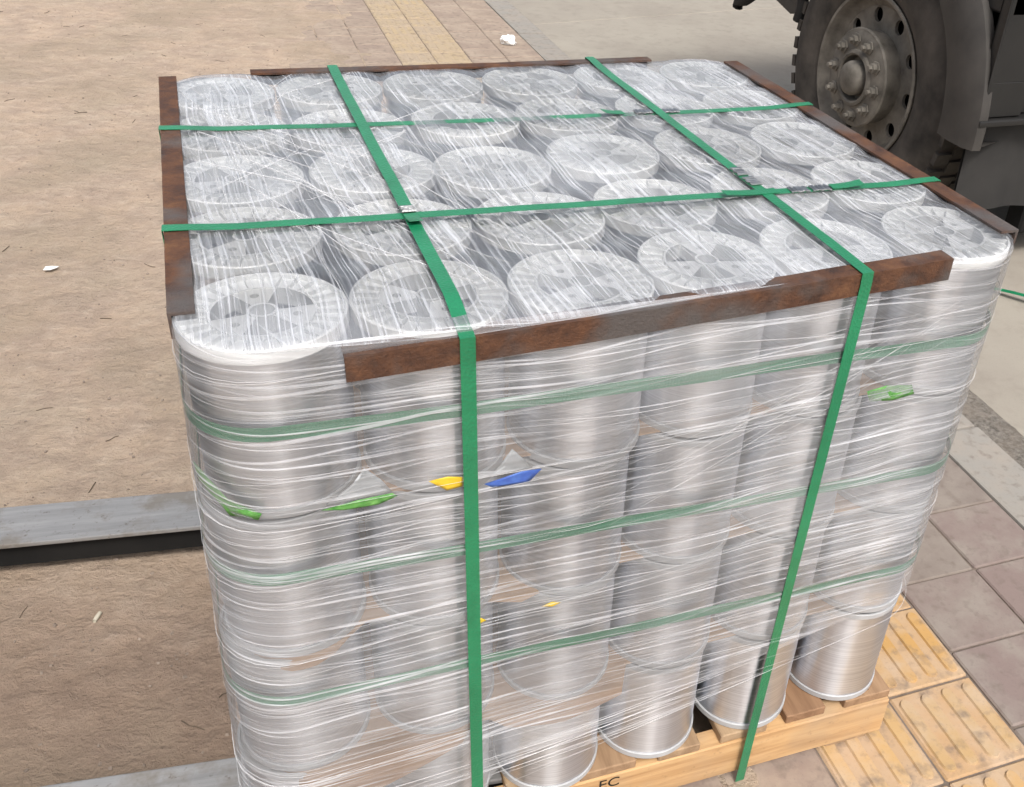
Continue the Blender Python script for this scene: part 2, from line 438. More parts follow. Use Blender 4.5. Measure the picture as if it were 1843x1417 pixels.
tag(grid('ground', -200, 200, -200, 200, 4, 4, lambda x, y: -.12, MAT['earth']), kind='structure')
def dirt_z(x, y):
    p = Vector((x, y, 0))
    z = .006*mnoise.noise(p*3.1) + .005*mnoise.noise(p*9.0) + .0025*mnoise.noise(p*24)
    if x > .0: z += -.011*min(1, x/.9)+.010*mnoise.noise(Vector((x*2.2, y*1.4, 5)))*min(1, x/.3) - .02*max(0, (x-.8)/.2)
    return z + .006
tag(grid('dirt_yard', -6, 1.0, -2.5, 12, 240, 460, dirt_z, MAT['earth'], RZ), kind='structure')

T = .22
sidewalk = MB(); sidewalk.bbox((.20, -3, -.10), (1.865, 14, -.006))
sidewalk = tag(sidewalk.build('sidewalk', MAT['mortar'], rz=RZ), kind='structure')
def tile_mesh(name, sx, sy, mat, bars=None, bh=.0045):
    b = MB(); b.bbox((-sx/2+.0022, -sy/2+.0022, -.03), (sx/2-.0022, sy/2-.0022, 0))
    me = bevel_mesh(b.mesh(name, mat), .004, 1)
    if bars:
        me.materials.append(bars)
        bm = bmesh.new(); bm.from_mesh(me)
        for k in range(4):
            cx = -sx/2 + sx*(k+.5)/4; hw = .0165; L = sy/2-.016
            prof = []
            for (ex, ey) in ((hw, L-hw), ):
                for i in range(9): a = PI*i/8; prof.append((cx+hw*math.cos(a), L-hw+hw*math.sin(a)))
                for i in range(9): a = PI+PI*i/8; prof.append((cx+hw*math.cos(a), -L+hw+hw*math.sin(a)))
            lo = [bm.verts.new((x, y, -.001)) for x, y in prof]
            hi = [bm.verts.new((cx+(x-cx)*.78, y*.975, bh)) for x, y in prof]
            f = bm.faces.new(hi); f.material_index = 1
            for i in range(len(lo)):
                f = bm.faces.new((lo[i], lo[(i+1) % len(lo)], hi[(i+1) % len(lo)], hi[i])); f.material_index = 1
        bm.to_mesh(me); bm.free(); me.update()
    return me
mt_p = tile_mesh('paving_tile', T, T, MAT['paver']); mt_g = tile_mesh('paving_tile_grey', .237, T, MAT['paver_grey'])
mt_pd = tile_mesh('paving_tile', T, T, MAT['paver_dusty']); mt_gd = tile_mesh('paving_tile', .237, T, MAT['paver_dusty'])
mt_t = tile_mesh('tactile_tile', T, T, MAT['tactile'], MAT['tactile_bar']); mt_td = tile_mesh('tactile_tile', T, T, MAT['tactile_dusty'], MAT['tactile_bar_dusty'], .0022)
cols = [(.29+T*.5, mt_p, 'paving_tile'), (.51+T*.5, mt_p, 'paving_tile'), (.73+T*.5, mt_p, 'paving_tile'),
        (.95+T*.5, mt_t, 'tactile_tile'), (1.17+T*.5, mt_t, 'tactile_tile'), (1.39+.1185, mt_g, 'paving_tile'), (1.627+.1185, mt_g, 'paving_tile')]
for ci, (cx, me, nm) in enumerate(cols):
    for r in range(-4, 37):
        y = .012 + T*(r+.5)
        if cx < .85 and .1 < y < .75: continue
        if r >= 12: me = mt_td if nm == 'tactile_tile' else (mt_gd if ci >= 5 else mt_pd)
        o = obj(nm, me, sidewalk, (cx, y + (.07 if ci >= 5 else 0), rnd.uniform(-.0025, .0015)))
        o.rotation_euler = (rnd.uniform(-.006, .006), rnd.uniform(-.006, .006), rnd.uniform(-.006, .006))

kerb = MB(); kerb.bbox((1.868, -3, -.12), (2.055, 14, -.030))
kerb = tag(kerb.build('kerb', MAT['mortar'], rz=RZ), kind='structure')
KL = .98
km = MB(); km.bbox((-.0915, -KL/2+.004, -.05), (.0915, KL/2-.004, 0)); km = bevel_mesh(km.mesh('kerb_stone', MAT['kerbstone']), .008, 2)
for i in range(-1, 9):
    o = obj('kerb_stone', km, kerb, (1.9625, .36+KL*i, rnd.uniform(-.006, -.001)))
    o.rotation_euler = (0, rnd.uniform(-.01, .01), 0)
road = MB(); road.bbox((2.058, -30, -.16), (40, 60, -.062))
road = tag(road.build('road', MAT['mortar'], rz=RZ), kind='structure')
def slab(pts):
    b = MB(); n = len(pts)
    b.v = [(x, y, -.09) for x, y in pts] + [(x, y, -.026) for x, y in pts]
    b.f = [tuple(range(n))[::-1], tuple(range(n, 2*n))] + [(i, (i+1) % n, n+(i+1) % n, n+i) for i in range(n)]; b.mi = [0]*len(b.f)
    me = bevel_mesh(b.mesh('concrete_slab', MAT['concrete']), .006, 1)
    return obj('concrete_slab', me, road)
jx = lambda x: 6.12 + .21*(x-2.27)
slab([(2.19, -6), (14, -6), (14, 1.4), (2.19, .55)])
slab([(2.19, .556), (14, 1.406), (14, jx(14)), (2.062, jx(2.062)), (2.062, 4.0), (2.19, 3.6)])
slab([(2.062, jx(2.062)+.012), (14, jx(14)+.012), (14, 16), (2.062, 16)])
g = tag(grid('gutter', 2.056, 2.24, -3, 3.9, 8, 240, lambda x, y: -.022+.004*mnoise.noise(Vector((x*30, y*30, 0)))-.012*max(0, (x-2.17)/.07), MAT['gravelly'], RZ), kind='structure')

# ------------------------------------------------------------------ pallet
TOP = 1.1300; DZ = .2474; SH = .2425; FR = .0985; WR = .0946
PY = .214; NX, NY, NT_ = 6, 5, 4
DECK = TOP - NT_*DZ - .0015
pal = empty('wooden_pallet', (.5, .42, 0), math.radians(-2.3))
tag(pal, 'pale pine pallet carrying the wrapped stack of wire spools', 'pallet')
P0 = Vector((.5, .42, 0))
strs = []
for k, yy in enumerate((-.498, .02, .50)):
    b = MB(); b.bbox((-.62, -.0, .019), (.612, .042, DECK-.0225))
    me = bevel_mesh(b.mesh('stringer', MAT['wood']), .003, 1)
    o = obj('stringer', me, pal, (0, yy, 0)); strs.append(o)
x = -.612; widths = [.10, .085, .10, .09, .11, .085, .10, .088, .107]
gap = (1.224 - sum(widths)) / (len(widths)-1)
for i, w in enumerate(widths):
    b = MB(); b.bbox((-w/2, -.492, DECK-.0215), (w/2, .545, DECK))
    me = bevel_mesh(b.mesh('deck_board', MAT['wood_y']), .002, 1)
    obj('deck_board', me, pal, (x+w/2, rnd.uniform(-.006, .004), 0)); x += w+gap
for xx in (-.53, 0, .535):
    b = MB(); b.bbox((-.05, -.49, 0), (.05, .54, .0185)); me = bevel_mesh(b.mesh('bottom_board', MAT['wood_y']), .002)
    obj('bottom_board', me, pal, (xx, 0, 0))
def text_mesh(s, size, mat):
    cu = bpy.data.curves.new('lettering', 'FONT'); cu.body = s; cu.size = size; cu.extrude = .0002; cu.align_x = 'CENTER'
    to = bpy.data.objects.new('lettering', cu); COL.objects.link(to)
    dg = bpy.context.evaluated_depsgraph_get()
    me = bpy.data.meshes.new_from_object(to.evaluated_get(dg)); bpy.data.objects.remove(to)
    me.materials.clear(); me.materials.append(mat); return me
o = obj('stencil_lettering', text_mesh('EC', .036, MAT['ink']), strs[0], (.0, -.0008, .084)); o.rotation_euler = (PI/2, 0, 0)
b = MB()
for k in range(3): b.box((.535+.016*k, -.470, DECK+.0004), (.0022, .008, .0002), Matrix.Rotation(-.35, 3, 'Z'))
for k in range(2): b.box((.543+.016*k, -.462, DECK+.0004), (.006, .0016, .0002), Matrix.Rotation(.3, 3, 'Z'))
b.build('ink_marks', MAT['ink'], pal)

# ------------------------------------------------------------------ spools
def flange_top():
    b = MB()
    b.lathe([(.0935, -.017), (FR, -.017), (FR, -.001), (FR-.001, 0), (.0950, 0), (.0942, -.001), (.0935, -.006)], 72, closed=True)
    b.lathe([(.0590, -.012), (.0942, -.012), (.0942, -.0065), (.0590, -.0065)], 60, closed=True)
    b.lathe([(.0585, -.024), (.0620, -.024), (.0620, -.0008), (.0585, -.0008)], 60, closed=True)
    for k in range(26):
        a = 2*PI*k/26+.06; R_ = Matrix.Rotation(a, 3, 'Z')
        b.box(R_ @ Vector((.0780, 0, -.0045)), (.0165, .0010, .0037), R_)
    return b.mesh('flange', MAT['spool_plastic'], 35)
def pad_mesh():
    h = math.radians(27); out = []
    for i in range(11): a = -h+2*h*i/10; out.append((.0586*math.cos(a), .0586*math.sin(a)))
    for i in range(5): a = h*.95-2*h*.95*i/4; out.append((.0165*math.cos(a), .0165*math.sin(a)))
    me = hole_plate(out, [circle(.0055, 14, (.041, .002))], -.022, -.0022, 'web_plate', MAT['spool_plastic'])
    return me
def hub_mesh():
    b = MB(); b.lathe([(.0140, -.05), (.0175, -.05), (.0175, 0), (.0140, 0)], 32, closed=True)
    return b.mesh('hub_ring', MAT['spool_plastic'], 35)
def core_mesh():
    b = MB(); b.lathe([(.0005, -.030), (.0585, -.030)], 32); return b.mesh('core', MAT['spool_core'])
def flange_plain():
    r = .0972; b = MB(); b.lathe([(.02, -.011), (r, -.011), (r, -.001), (r-.001, 0), (.093, 0), (.092, -.005), (.02, -.005)], 64, closed=True)
    return b.mesh('flange', MAT['rim_plastic'], 35)
def flange_low():
    r = .0972; b = MB(); b.lathe([(.02, 0), (r-.001, 0), (r, .001), (r, .0120), (.0955, .0135), (.02, .0135)], 64, closed=True)
    return b.mesh('flange', MAT['rim_plastic'], 35)
def coil_mesh(k):
    b = MB(); z0, z1 = .0128, SH-.0100; n = 44; prof = []
    for i in range(n+1):
        z = z0+(z1-z0)*i/n
        prof.append((WR+.0007*mnoise.noise(Vector((k*9.1, 0, z*22)))+.0002*mnoise.noise(Vector((k*5.1, 3, z*120))), z))
    b.lathe(prof, 96)
    for i, (x, y, z) in enumerate(b.v):      # slack in the winding: faint lengthwise flats
        a = math.atan2(y, x); g_ = 1+.010*mnoise.noise(Vector((math.cos(a)*2.6, math.sin(a)*2.6, k*7+z*1.2)))+.004*mnoise.noise(Vector((math.cos(a)*6, math.sin(a)*6, k*3+z*2)))
        b.v[i] = (x*g_, y*g_, z)
    return b.mesh('wire_coil', MAT['wire'], True)
ME_FT, ME_PAD, ME_HUB, ME_CORE, ME_FP, ME_FL = flange_top(), pad_mesh(), hub_mesh(), core_mesh(), flange_plain(), flange_low()
ME_COIL = [coil_mesh(k) for k in range(4)]
off = {(2,0):(.004,-.001,-.010), (3,0):(-.008,.008,-.004), (4,0):(-.010,.005,-.002), (1,0):(.002,0,-.004), (2,1):(.006,-.004,-.010), (3,1):(0,.004,-.007), (1,2):(.008,0,0), (1,1):(.004,0,-.006), (2,2):(.0,.002,-.012), (1,3):(-.004,0,-.004)}
row_w = ['front row', 'second row from the front', 'middle row', 'second row from the back', 'back row']
col_w = ['at the left end', 'second from the left', 'third from the left', 'third from the right', 'second from the right', 'at the right end']
tier_w = ['top', 'second', 'third', 'bottom']
def spool(i, j, t):
    dx, dy, dz = off.get((i, j), (0, 0, 0))
    k = [1, .8, .5, 0][t]
    dx, dy = dx + rnd.uniform(-.0025, .0025), dy + rnd.uniform(-.0025, .0025)
    if t: dx *= .5; dy *= .5
    if t and j == 0: dy += .002*t
    if 0 < i < NX-1: dx += (.006 if j % 2 else -.002)
    zb = TOP - (t+1)*DZ + dz*k + (0 if t == 3 else .003)
    zb = max(zb, DECK+.0005)
    dx -= .036*(TOP-zb-.12)*(1-i/5)
    o = empty('wire_spool', (i*.2+dx, j*PY+dy, zb), rnd.uniform(0, 2*PI))
    if t == 3 and j == 0: lab = 'wire spool standing on the pallet, bottom layer, front face, %s' % col_w[i]
    elif t == 0: lab = 'white flanged wire spool, top layer, %s, %s' % (row_w[j], col_w[i])
    elif j == 0: lab = 'aluminium wire spool, %s layer from the top, front face, %s' % (tier_w[t] if t < 3 else 'lowest', col_w[i])
    elif 0 < i < NX-1: lab = 'aluminium wire spool in %s layer behind the front face, %s' % (tier_w[t], col_w[i])
    else: lab = 'aluminium wire spool, %s layer, %s side of the stack, %s' % (tier_w[t], 'left' if i == 0 else 'right', row_w[j])
    tag(o, lab, 'wire spool', 'aluminium wire spools stacked on the pallet')
    obj('wire_coil', ME_COIL[(i*3+j*5+t*2) % 4], o)
    if t == 0:
        f = obj('flange', ME_FT, o, (0, 0, SH))
        for q in range(3): obj('web_plate', ME_PAD, f, (0, 0, 0), 2*PI*q/3)
        obj('hub_ring', ME_HUB, f, (0, 0, 0)); obj('core', ME_CORE, f, (0, 0, 0))
    else: obj('flange', ME_FP, o, (0, 0, SH))
    obj('flange', ME_FL, o)
    return o
for t_ in range(NT_):
    for j in range(NY):
        for i in range(NX):
            if t_ == 0 or j < 2 or i in (0, NX-1): spool(i, j, t_)

# ------------------------------------------------------------------ outline of the stack
LX, LY = .2*(NX-1), PY*(NY-1)
def lean(x, z): return x-.036*max(0, TOP-z)*max(0, 1-x/LX)
def outline(off_, n_arc=14, n_st=40, s_only=False):
    """closed path round the stack, starting at front left, anticlockwise from above; returns [(x,y,nx,ny,s)]"""
    R_ = .1+off_; out = []
    corners = [((0, 0), PI), ((LX, 0), 1.5*PI), ((LX, LY), 0), ((0, LY), .5*PI)]
    for q in range(4):
        (cx, cy), a0 = corners[q]
        for i in range(n_arc): a = a0+.5*PI*i/n_arc; out.append((cx+R_*math.cos(a), cy+R_*math.sin(a), math.cos(a), math.sin(a)))
        (dx, dy), a1 = corners[(q+1) % 4]; a = a0+.5*PI
        m = n_st if q % 2 == 0 else int(n_st*.85)
        for i in range(m):
            f = i/m; out.append((cx+(dx-cx)*f+R_*math.cos(a), cy+(dy-cy)*f+R_*math.sin(a), math.cos(a), math.sin(a)))
    s = 0; res = []
    for k, p in enumerate(out):
        if k: s += math.hypot(p[0]-out[k-1][0], p[1]-out[k-1][1])
        res.append((*p, s))
    return res

# separator sheets between the layers
sep_lab = ['brown card sheet under the top layer of spools', 'brown card sheet between the second and third layers of spools', 'brown card sheet on the bottom layer, drooping at the front']
for q in range(3):
    z = TOP-(q+1)*DZ+.0005
    b = MB(); path = outline(-.012)
    def droop(x, y):
        if y > -.05: return 0
        if q == 2: return .085*max(0, 1-abs(x-.05)/.18)**.7 + .045*max(0, 1-abs(x-.37)/.13)**.7
        if q == 1 and x < .1: return .022*max(0, 1-abs(x+.03)/.10)
        return .007*max(0, 1-abs(x-(.16, .30)[q])/.10)
    n = len(path); rings = []
    for ring in range(5):
        for (x, y, nx, ny, s) in path:
            ex = .004*mnoise.noise(Vector((x*12, y*12, q*5)))
            dr = droop(x, y); ins = .045*(1-min(1, dr/.012)); x -= nx*ins; y -= ny*ins
            if ring == 0: p = (x-nx*.06, y-ny*.06, z+.001)
            elif ring == 1: p = (x+nx*.008, y+ny*.008, z+.001)
            elif ring == 2: p = (x+nx*(.0115+ex*.3), y+ny*(.0115+ex*.3), z+.0008-dr*.25)
            elif ring == 3: p = (x+nx*(.0125), y+ny*(.0125), z-.0012-dr)
            else: p = (x+nx*.006, y+ny*.006, z-.0014-dr*.2)
            b.v.append(p)
    for ring in range(4):
        for i in range(n):
            i2 = (i+1) % n; b.f.append((ring*n+i, ring*n+i2, (ring+1)*n+i2, (ring+1)*n+i)); b.mi.append(0)
    b.f.append(tuple(range(n))); b.mi.append(0)
    o = b.build('card_sheet', MAT['card'], smooth=50)
    tag(o, sep_lab[q], 'card sheet', 'card sheets between spool layers')

# coloured bag scraps poking out between layers, against the film
def scrap(name, pts, mat, label, y=-.1030, corner=None, stripe=None):
    b = MB(); n = len(pts)
    cx = sum(p[0] for p in pts)/n; cz = sum(p[1] for p in pts)/n
    fr = []; bk = []
    loops = []
    for k, f in enumerate((1, .66, .33, .0)):
        row = []
        for i, (x, z) in enumerate(pts):
            X, Z = cx+(x-cx)*f, cz+(z-cz)*f
            w = .0016*mnoise.noise(Vector((X*70, Z*70, 1)))
            if corner and X < 0: # wrap round the left corner spool
                a = PI*1.5 + X/.1; px, py = lean(.1030*math.cos(a), Z), .1030*math.sin(a)
                row.append((px, py+w, Z))
            else: row.append((X, y+w, Z))
        loops.append(row)
    for d in (0, .0009):
        base = len(b.v)
        for row in loops: b.v += [(p[0], p[1]+d, p[2]) for p in row]
        for k in range(3):
            for i in range(n):
                i2 = (i+1) % n; b.f.append((base+k*n+i, base+k*n+i2, base+(k+1)*n+i2, base+(k+1)*n+i)); b.mi.append(0)
    m = 4*n
    for i in range(n): b.f.append((i, (i+1) % n, m+(i+1) % n, m+i)); b.mi.append(0)
    o = b.build(name, mat, smooth=True); tag(o, label, 'plastic scrap', 'woven bag scraps between spool layers')
    return o
z1 = TOP-DZ
scrap('bag_scrap', [(.03,.894),(.06,.887),(.10,.886),(.125,.893),(.118,.900),(.075,.899)], MAT['bag_green'], 'green plastic scrap beside a white corner, left of the front strap')
scrap('bag_scrap', [(.036,.901),(.118,.902),(.105,.925),(.086,.948),(.070,.925)], MAT['bag_white'], 'white triangular plastic scrap above a green strip, left of the front strap', -.1024)
scrap('bag_scrap', [(.165,.908),(.19,.910),(.209,.905),(.209,.890),(.188,.888)], MAT['bag_yellow'], 'bright yellow plastic scrap touching the left front strap')
scrap('bag_scrap', [(.238,.886),(.25,.878),(.30,.876),(.318,.894),(.29,.896)], MAT['bag_blue'], 'blue printed plastic scrap right of the left front strap')
scrap('bag_scrap', [(.245,.896),(.305,.899),(.285,.925),(.276,.936),(.262,.915)], MAT['bag_white'], 'white triangular plastic scrap above the blue scrap', -.1024)
scrap('bag_scrap', [(-.135,.943),(-.12,.945),(-.07,.918),(-.03,.902),(-.035,.892),(-.07,.893),(-.12,.922)], MAT['bag_green'], 'bright green plastic scrap wrapped round the left front corner', corner=True)
scrap('bag_scrap', [(.835,.926),(.87,.930),(.92,.922),(.928,.905),(.89,.899),(.845,.905)], MAT['bag_green'], 'green plastic scrap near the right front corner')
scrap('bag_scrap', [(.215,.634),(.232,.637),(.24,.630),(.225,.625)], MAT['bag_yellow'], 'small yellow plastic scrap right of left strap, halfway up')
scrap('bag_scrap', [(.325,.632),(.342,.635),(.355,.630),(.342,.626)], MAT['bag_yellow'], 'small yellow plastic scrap further right, halfway up the front')

# ------------------------------------------------------------------ film
film = empty('stretch_film', (.5, .43, DECK))
tag(film, 'clear stretch film wrapped in streaky layers round and over the spools', 'stretch film')
def add_uv(me, uvs):
    l = me.uv_layers.new(name='UVMap')
    for lp in me.loops: l.data[lp.index].uv = uvs[lp.vertex_index]
def low_edge(x, y):
    if y > .02: return DECK+.02 if x < .3 else .45
    if x < .2: return DECK-.004
    if x < .28: return DECK+.135*(x-.2)/.08
    return .275+.16*((x-.28)/.77)
path = outline(.0035, 16, 90); n = len(path); NZ = 110
vs = []; fs = []; uvs = []
for i in range(n+1):
    x, y, nx, ny, s = path[i % n]
    if i == n: s = path[-1][4]+.011
    zl = low_edge(x, y)
    zl += .006*mnoise.noise(Vector((s*9, 2, 0)))
    for j in range(NZ+1):
        f = j/NZ; z = zl+(TOP+.001-zl)*f
        d = .0009*mnoise.noise(Vector((s*5, z*38, 0))) + .0005*mnoise.noise(Vector((s*9, z*110, 4)))
        # waist at each layer seam
        for q in range(1, 4):
            e = (z-(TOP-q*DZ))/.03
            d -= .0015*math.exp(-e*e)
        top = max(0, (z-(TOP-.006))/.007)
        d -= .004*top*top
        vs.append((lean(x+nx*d, z)-.5, y+ny*d-.43, z-DECK)); uvs.append((s, z))
m = NZ+1
for i in range(n):
    for j in range(NZ): fs.append((i*m+j, (i+1)*m+j, (i+1)*m+j+1, i*m+j+1))
me = bpy.data.meshes.new('side_film'); me.from_pydata(vs, [], fs); me.materials.append(MAT['film_side']); add_uv(me, uvs)
me.polygons.foreach_set('use_smooth', [True]*len(me.polygons)); obj('side_film', me, film)

# top sheet
centers = [(i*.2+off.get((i, j), (0, 0, 0))[0], j*PY+off.get((i, j), (0, 0, 0))[1], off.get((i, j), (0, 0, 0))[2]) for j in range(NY) for i in range(NX)]
def top_z(x, y):
    z = -.02; w = 0
    best = 9; dzb = 0; ws = 1e-9
    for cx, cy, dz in centers:
        d = math.hypot(x-cx, y-cy)
        if d < .3:
            w = math.exp(-(d/.085)**2); dzb += dz*w; ws += w
        if d < best: best = d
    dzb /= ws
    sag = 0
    if best > FR: sag = .006*min(1, (best-FR)/.035)
    else: sag = .0022*(1-(best/FR)**2)
    p = Vector((x, y, 0))
    wr = .0011*mnoise.noise(Vector((x*11+y*3, y*2.5, 7))) + .0007*mnoise.noise(Vector((x*30+y*4, y*4, 0))) + .00045*mnoise.noise(Vector((x*75+y*8, y*5, 2))) + .0006*mnoise.noise(p*8)
    return TOP + dzb + .0052 - sag + wr
NXg, NYg = 300, 240
vs = []; fs = []; uvs = []; idx = {}
R_ = .1015
for j in range(NYg+1):
    for i in range(NXg+1):
        x = -.1015+1.203*i/NXg; y = -.1015+(LY+.203)*j/NYg
        # pull corners onto the rounded outline
        cx, cy = min(max(x, 0), LX), min(max(y, 0), LY)
        dx, dy = x-cx, y-cy
        if dx and dy:
            l = math.hypot(dx, dy); mxd = max(abs(dx), abs(dy)); k = mxd/l
            x, y = cx+dx*k, cy+dy*k
        ed = min(1, max(0, (.1015-math.hypot(x-cx, y-cy))/.006)) if (dx or dy) else 1
        z = top_z(x, y)-.004*(1-ed)
        vs.append((x-.5, y-.43, z-DECK)); uvs.append((x, y))
for j in range(NYg):
    for i in range(NXg):
        a = j*(NXg+1)+i; fs.append((a, a+1, a+NXg+2, a+NXg+1))
me = bpy.data.meshes.new('top_film'); me.from_pydata(vs, [], fs); me.materials.append(MAT['film_top']); add_uv(me, uvs)
me.polygons.foreach_set('use_smooth', [True]*len(me.polygons)); obj('top_film', me, film)

# ropes: bunched edges of the film, thin strands lying on it
PATH = outline(.0052, 16, 90); PL = PATH[-1][4]
def on_path(s):
    s = s % PL; lo, hi = 0, len(PATH)-1
    while hi-lo > 1:
        mid = (lo+hi)//2
        if PATH[mid][4] <= s: lo = mid
        else: hi = mid
    a, c = PATH[lo], PATH[hi]; f = (s-a[4])/max(1e-9, c[4]-a[4])
    return tuple(a[k]+(c[k]-a[k])*f for k in range(4))
ropes = MB()
S_FRONT0 = .5*PI*.105; S_FRONT1 = S_FRONT0+LX
def strand(s0, L, z0, slope, r, bow=0, lift=0):
    r *= .6
    k = max(4, int(L/.028)); pts = []; rr = []
    ph = rnd.uniform(0, 99)
    for i in range(k+1):
        f = i/k; s = s0+L*f
        x, y, nx, ny = on_path(s)
        z = z0+slope*L*f+bow*math.sin(PI*f)+.0022*mnoise.noise(Vector((s*7, ph, 0)))
        if z > TOP-.004: break
        if z < low_edge(x, y)-.05: z = low_edge(x, y)-.05
        d = lift+.0008*mnoise.noise(Vector((s*5, ph, 3)))
        pts.append((lean(x+nx*d, z)-.5, y+ny*d-.43, z-DECK)); rr.append(r*(.35+.65*math.sin(PI*min(1, max(0, f)))**.5))
    if len(pts) > 2: ropes.tube(pts, rr, 3)
for k in range(85):
    L = rnd.choice((.12, .2, .35, .5, .8, 1.1))*rnd.uniform(.7, 1.3)
    s0 = rnd.uniform(-.35, S_FRONT1+.05-L*.4)
    z0 = rnd.uniform(.2, TOP-.03)
    strand(s0, L, z0, rnd.gauss(.025, .03), rnd.choice((.0002, .0003, .0003, .0004, .0006)), rnd.uniform(-.008, .004))
for k in range(9):     # fan of gathered film pulled up to the right front corner
    f = rnd.random(); s0 = S_FRONT0+.30+.32*f+rnd.uniform(-.06, .06)
    z0 = .88-.18*rnd.random()
    s1 = S_FRONT0+rnd.uniform(.82, 1.0); z1_ = 1.05+.06*rnd.random()-.08*rnd.random()
    strand(s0, s1-s0, z0, (z1_-z0)/(s1-s0), rnd.choice((.0002, .0003, .0005)), -.012)
for k in range(20):     # the tail of the wrap across the lower right spools
    s0 = S_FRONT0+rnd.uniform(.1, .55); strand(s0, rnd.uniform(.3, .6), rnd.uniform(.23, .33), rnd.uniform(.08, .17), rnd.choice((.0002, .0003, .0006)), -.006)
for k in range(12):     # gathers at layer seams on the left corner
    q = rnd.choice((1, 2, 3, 3)); strand(rnd.uniform(-.15, .1), rnd.uniform(.25, .6), TOP-q*DZ+rnd.gauss(-.004, .012), rnd.gauss(.0, .03), rnd.choice((.0003, .0004, .0007)), -.01)
o = ropes.build('film_strand', MAT['film_rope'], film, smooth=True); o['kind'] = 'stuff'
ropes = MB()
def tstrand(x0, y0, ang, L, r):
    k = max(4, int(L/.03)); pts = []; rr = []
    for i in range(k+1):
        f = i/k; x = x0+math.sin(ang)*L*f; y = y0+math.cos(ang)*L*f
        if not (-.09 < x < LX+.09 and -.09 < y < LY+.09): continue
        pts.append((x-.5, y-.43, top_z(x, y)+.0008-DECK)); rr.append(r*(.3+.7*math.sin(PI*f)**.5))
    if len(pts) > 3: ropes.tube(pts, rr, 3)
for k in range(230):
    x0 = rnd.uniform(-.08, 1.08); fan = -.10+.10*mnoise.noise(Vector((x0*3, 4, 0)))-.35*max(0, x0-.7)
    tstrand(x0, rnd.uniform(-.1, .6), fan+rnd.gauss(0, .06), rnd.uniform(.08, .45), rnd.choice((.0003, .0003, .0005, .0007)))
for k in range(26):
    tstrand(rnd.uniform(.1, .5), rnd.uniform(-.05, .5), -.55+rnd.gauss(0, .12), rnd.uniform(.2, .5), rnd.choice((.0004, .0006, .001)))
for k in range(14):
    tstrand(rnd.uniform(-.05, .2), rnd.uniform(.2, .8), rnd.choice((-.2, .3, .9))+rnd.gauss(0, .1), rnd.uniform(.15, .35), rnd.choice((.0004, .0007)))
o = ropes.build('film_strand', MAT['film_rope'], film, smooth=True); o['kind'] = 'stuff'

# ------------------------------------------------------------------ straps
SW = .019
hb = []
hlab = ['green strap round the stack on the top layer, under film', 'green strap round the stack on the second layer, under film', 'green strap round the stack on the third layer, under film']
hz = [(1.018, .990), (.790, .735), (.560, .505)]
for q in range(3):
    pts = []; pth = outline(.0, 12, 30)
    zl, zr = hz[q]
    for (x, y, nx, ny, s) in pth:
        f = min(1, max(0, x/1.0)); z = zl+(zr-zl)*f
        if y > .5: z = .5*(zl+zr)
        elif y > 0: z = z+(.5*(zl+zr)-z)*(y/.5)
        o_ = .0021
        pts.append((lean(x+nx*o_, z), y+ny*o_, z+.002*mnoise.noise(Vector((s*4, q, 0)))))
    b = MB(); b.ribbon(pts, (0, 0, 1), SW*1.05, .0006, True)
    o = b.build('packing_strap', MAT['strap'], smooth=30); tag(o, hlab[q], 'strap', 'green packing straps')

def seal(parent, c, d, nrm=(0, 0, 1), L=.034):
    d = Vector(d).normalized(); nrm = Vector(nrm); s_ = nrm.cross(d).normalized(); n_ = d.cross(s_)
    R3 = Matrix((d, s_, n_)).transposed(); b = MB(); c = Vector(c)
    k = 9
    for i in range(k):   # crimped sleeve: narrow ridges of uneven height
        f = -.5+(i+.5)/k
        b.box(c+R3 @ Vector((f*L, rnd.uniform(-.0006, .0006), .0006*(i % 2)+rnd.uniform(0, .0004))), (L/k*.5, SW*.53-(.0022 if i in (2, 6) else 0), .0011), R3 @ Matrix.Rotation(rnd.uniform(-.12, .12), 3, 'Y'))
    o = obj('metal_seal', bevel_mesh(b.mesh('metal_seal', MAT['seal']), .0003), parent); return o

BZ = TOP+.0115                       # height of the straps where they cross the bars
def across(name_label, y_l, y_r, dip):
    pts = []
    X0, X1 = -.1075, 1.1075
    for k in range(9): pts.append((X0, y_l, .10+(BZ-.11)*k/8))
    for k in range(41):
        f = k/40; x = X0+(X1-X0)*f; y = y_l+(y_r-y_l)*f
        e = min(1, min(f, 1-f)/.09); e = e*e*(3-2*e)
        z = BZ+(TOP+.0068+dip*math.sin(PI*f)+.0008*mnoise.noise(Vector((x*9, y, 0)))-BZ)*e
        pts.append((x, y+.0015*mnoise.noise(Vector((x*5, 7, y))), z))
    for k in range(9): pts.append((X1, y_r, BZ-.01-(BZ-.11)*k/8))
    b = MB(); b.ribbon(pts, (0, 1, 0), SW, .0009)
    o = b.build('packing_strap', MAT['strap'], smooth=25); tag(o, name_label, 'strap', 'green packing straps')
    return o
sA = across('green strap crossing the top from left to right, nearer the front', .232, .167, 0)
sB = across('green strap crossing the top from left to right, nearer the back', .636, .583, -.004)
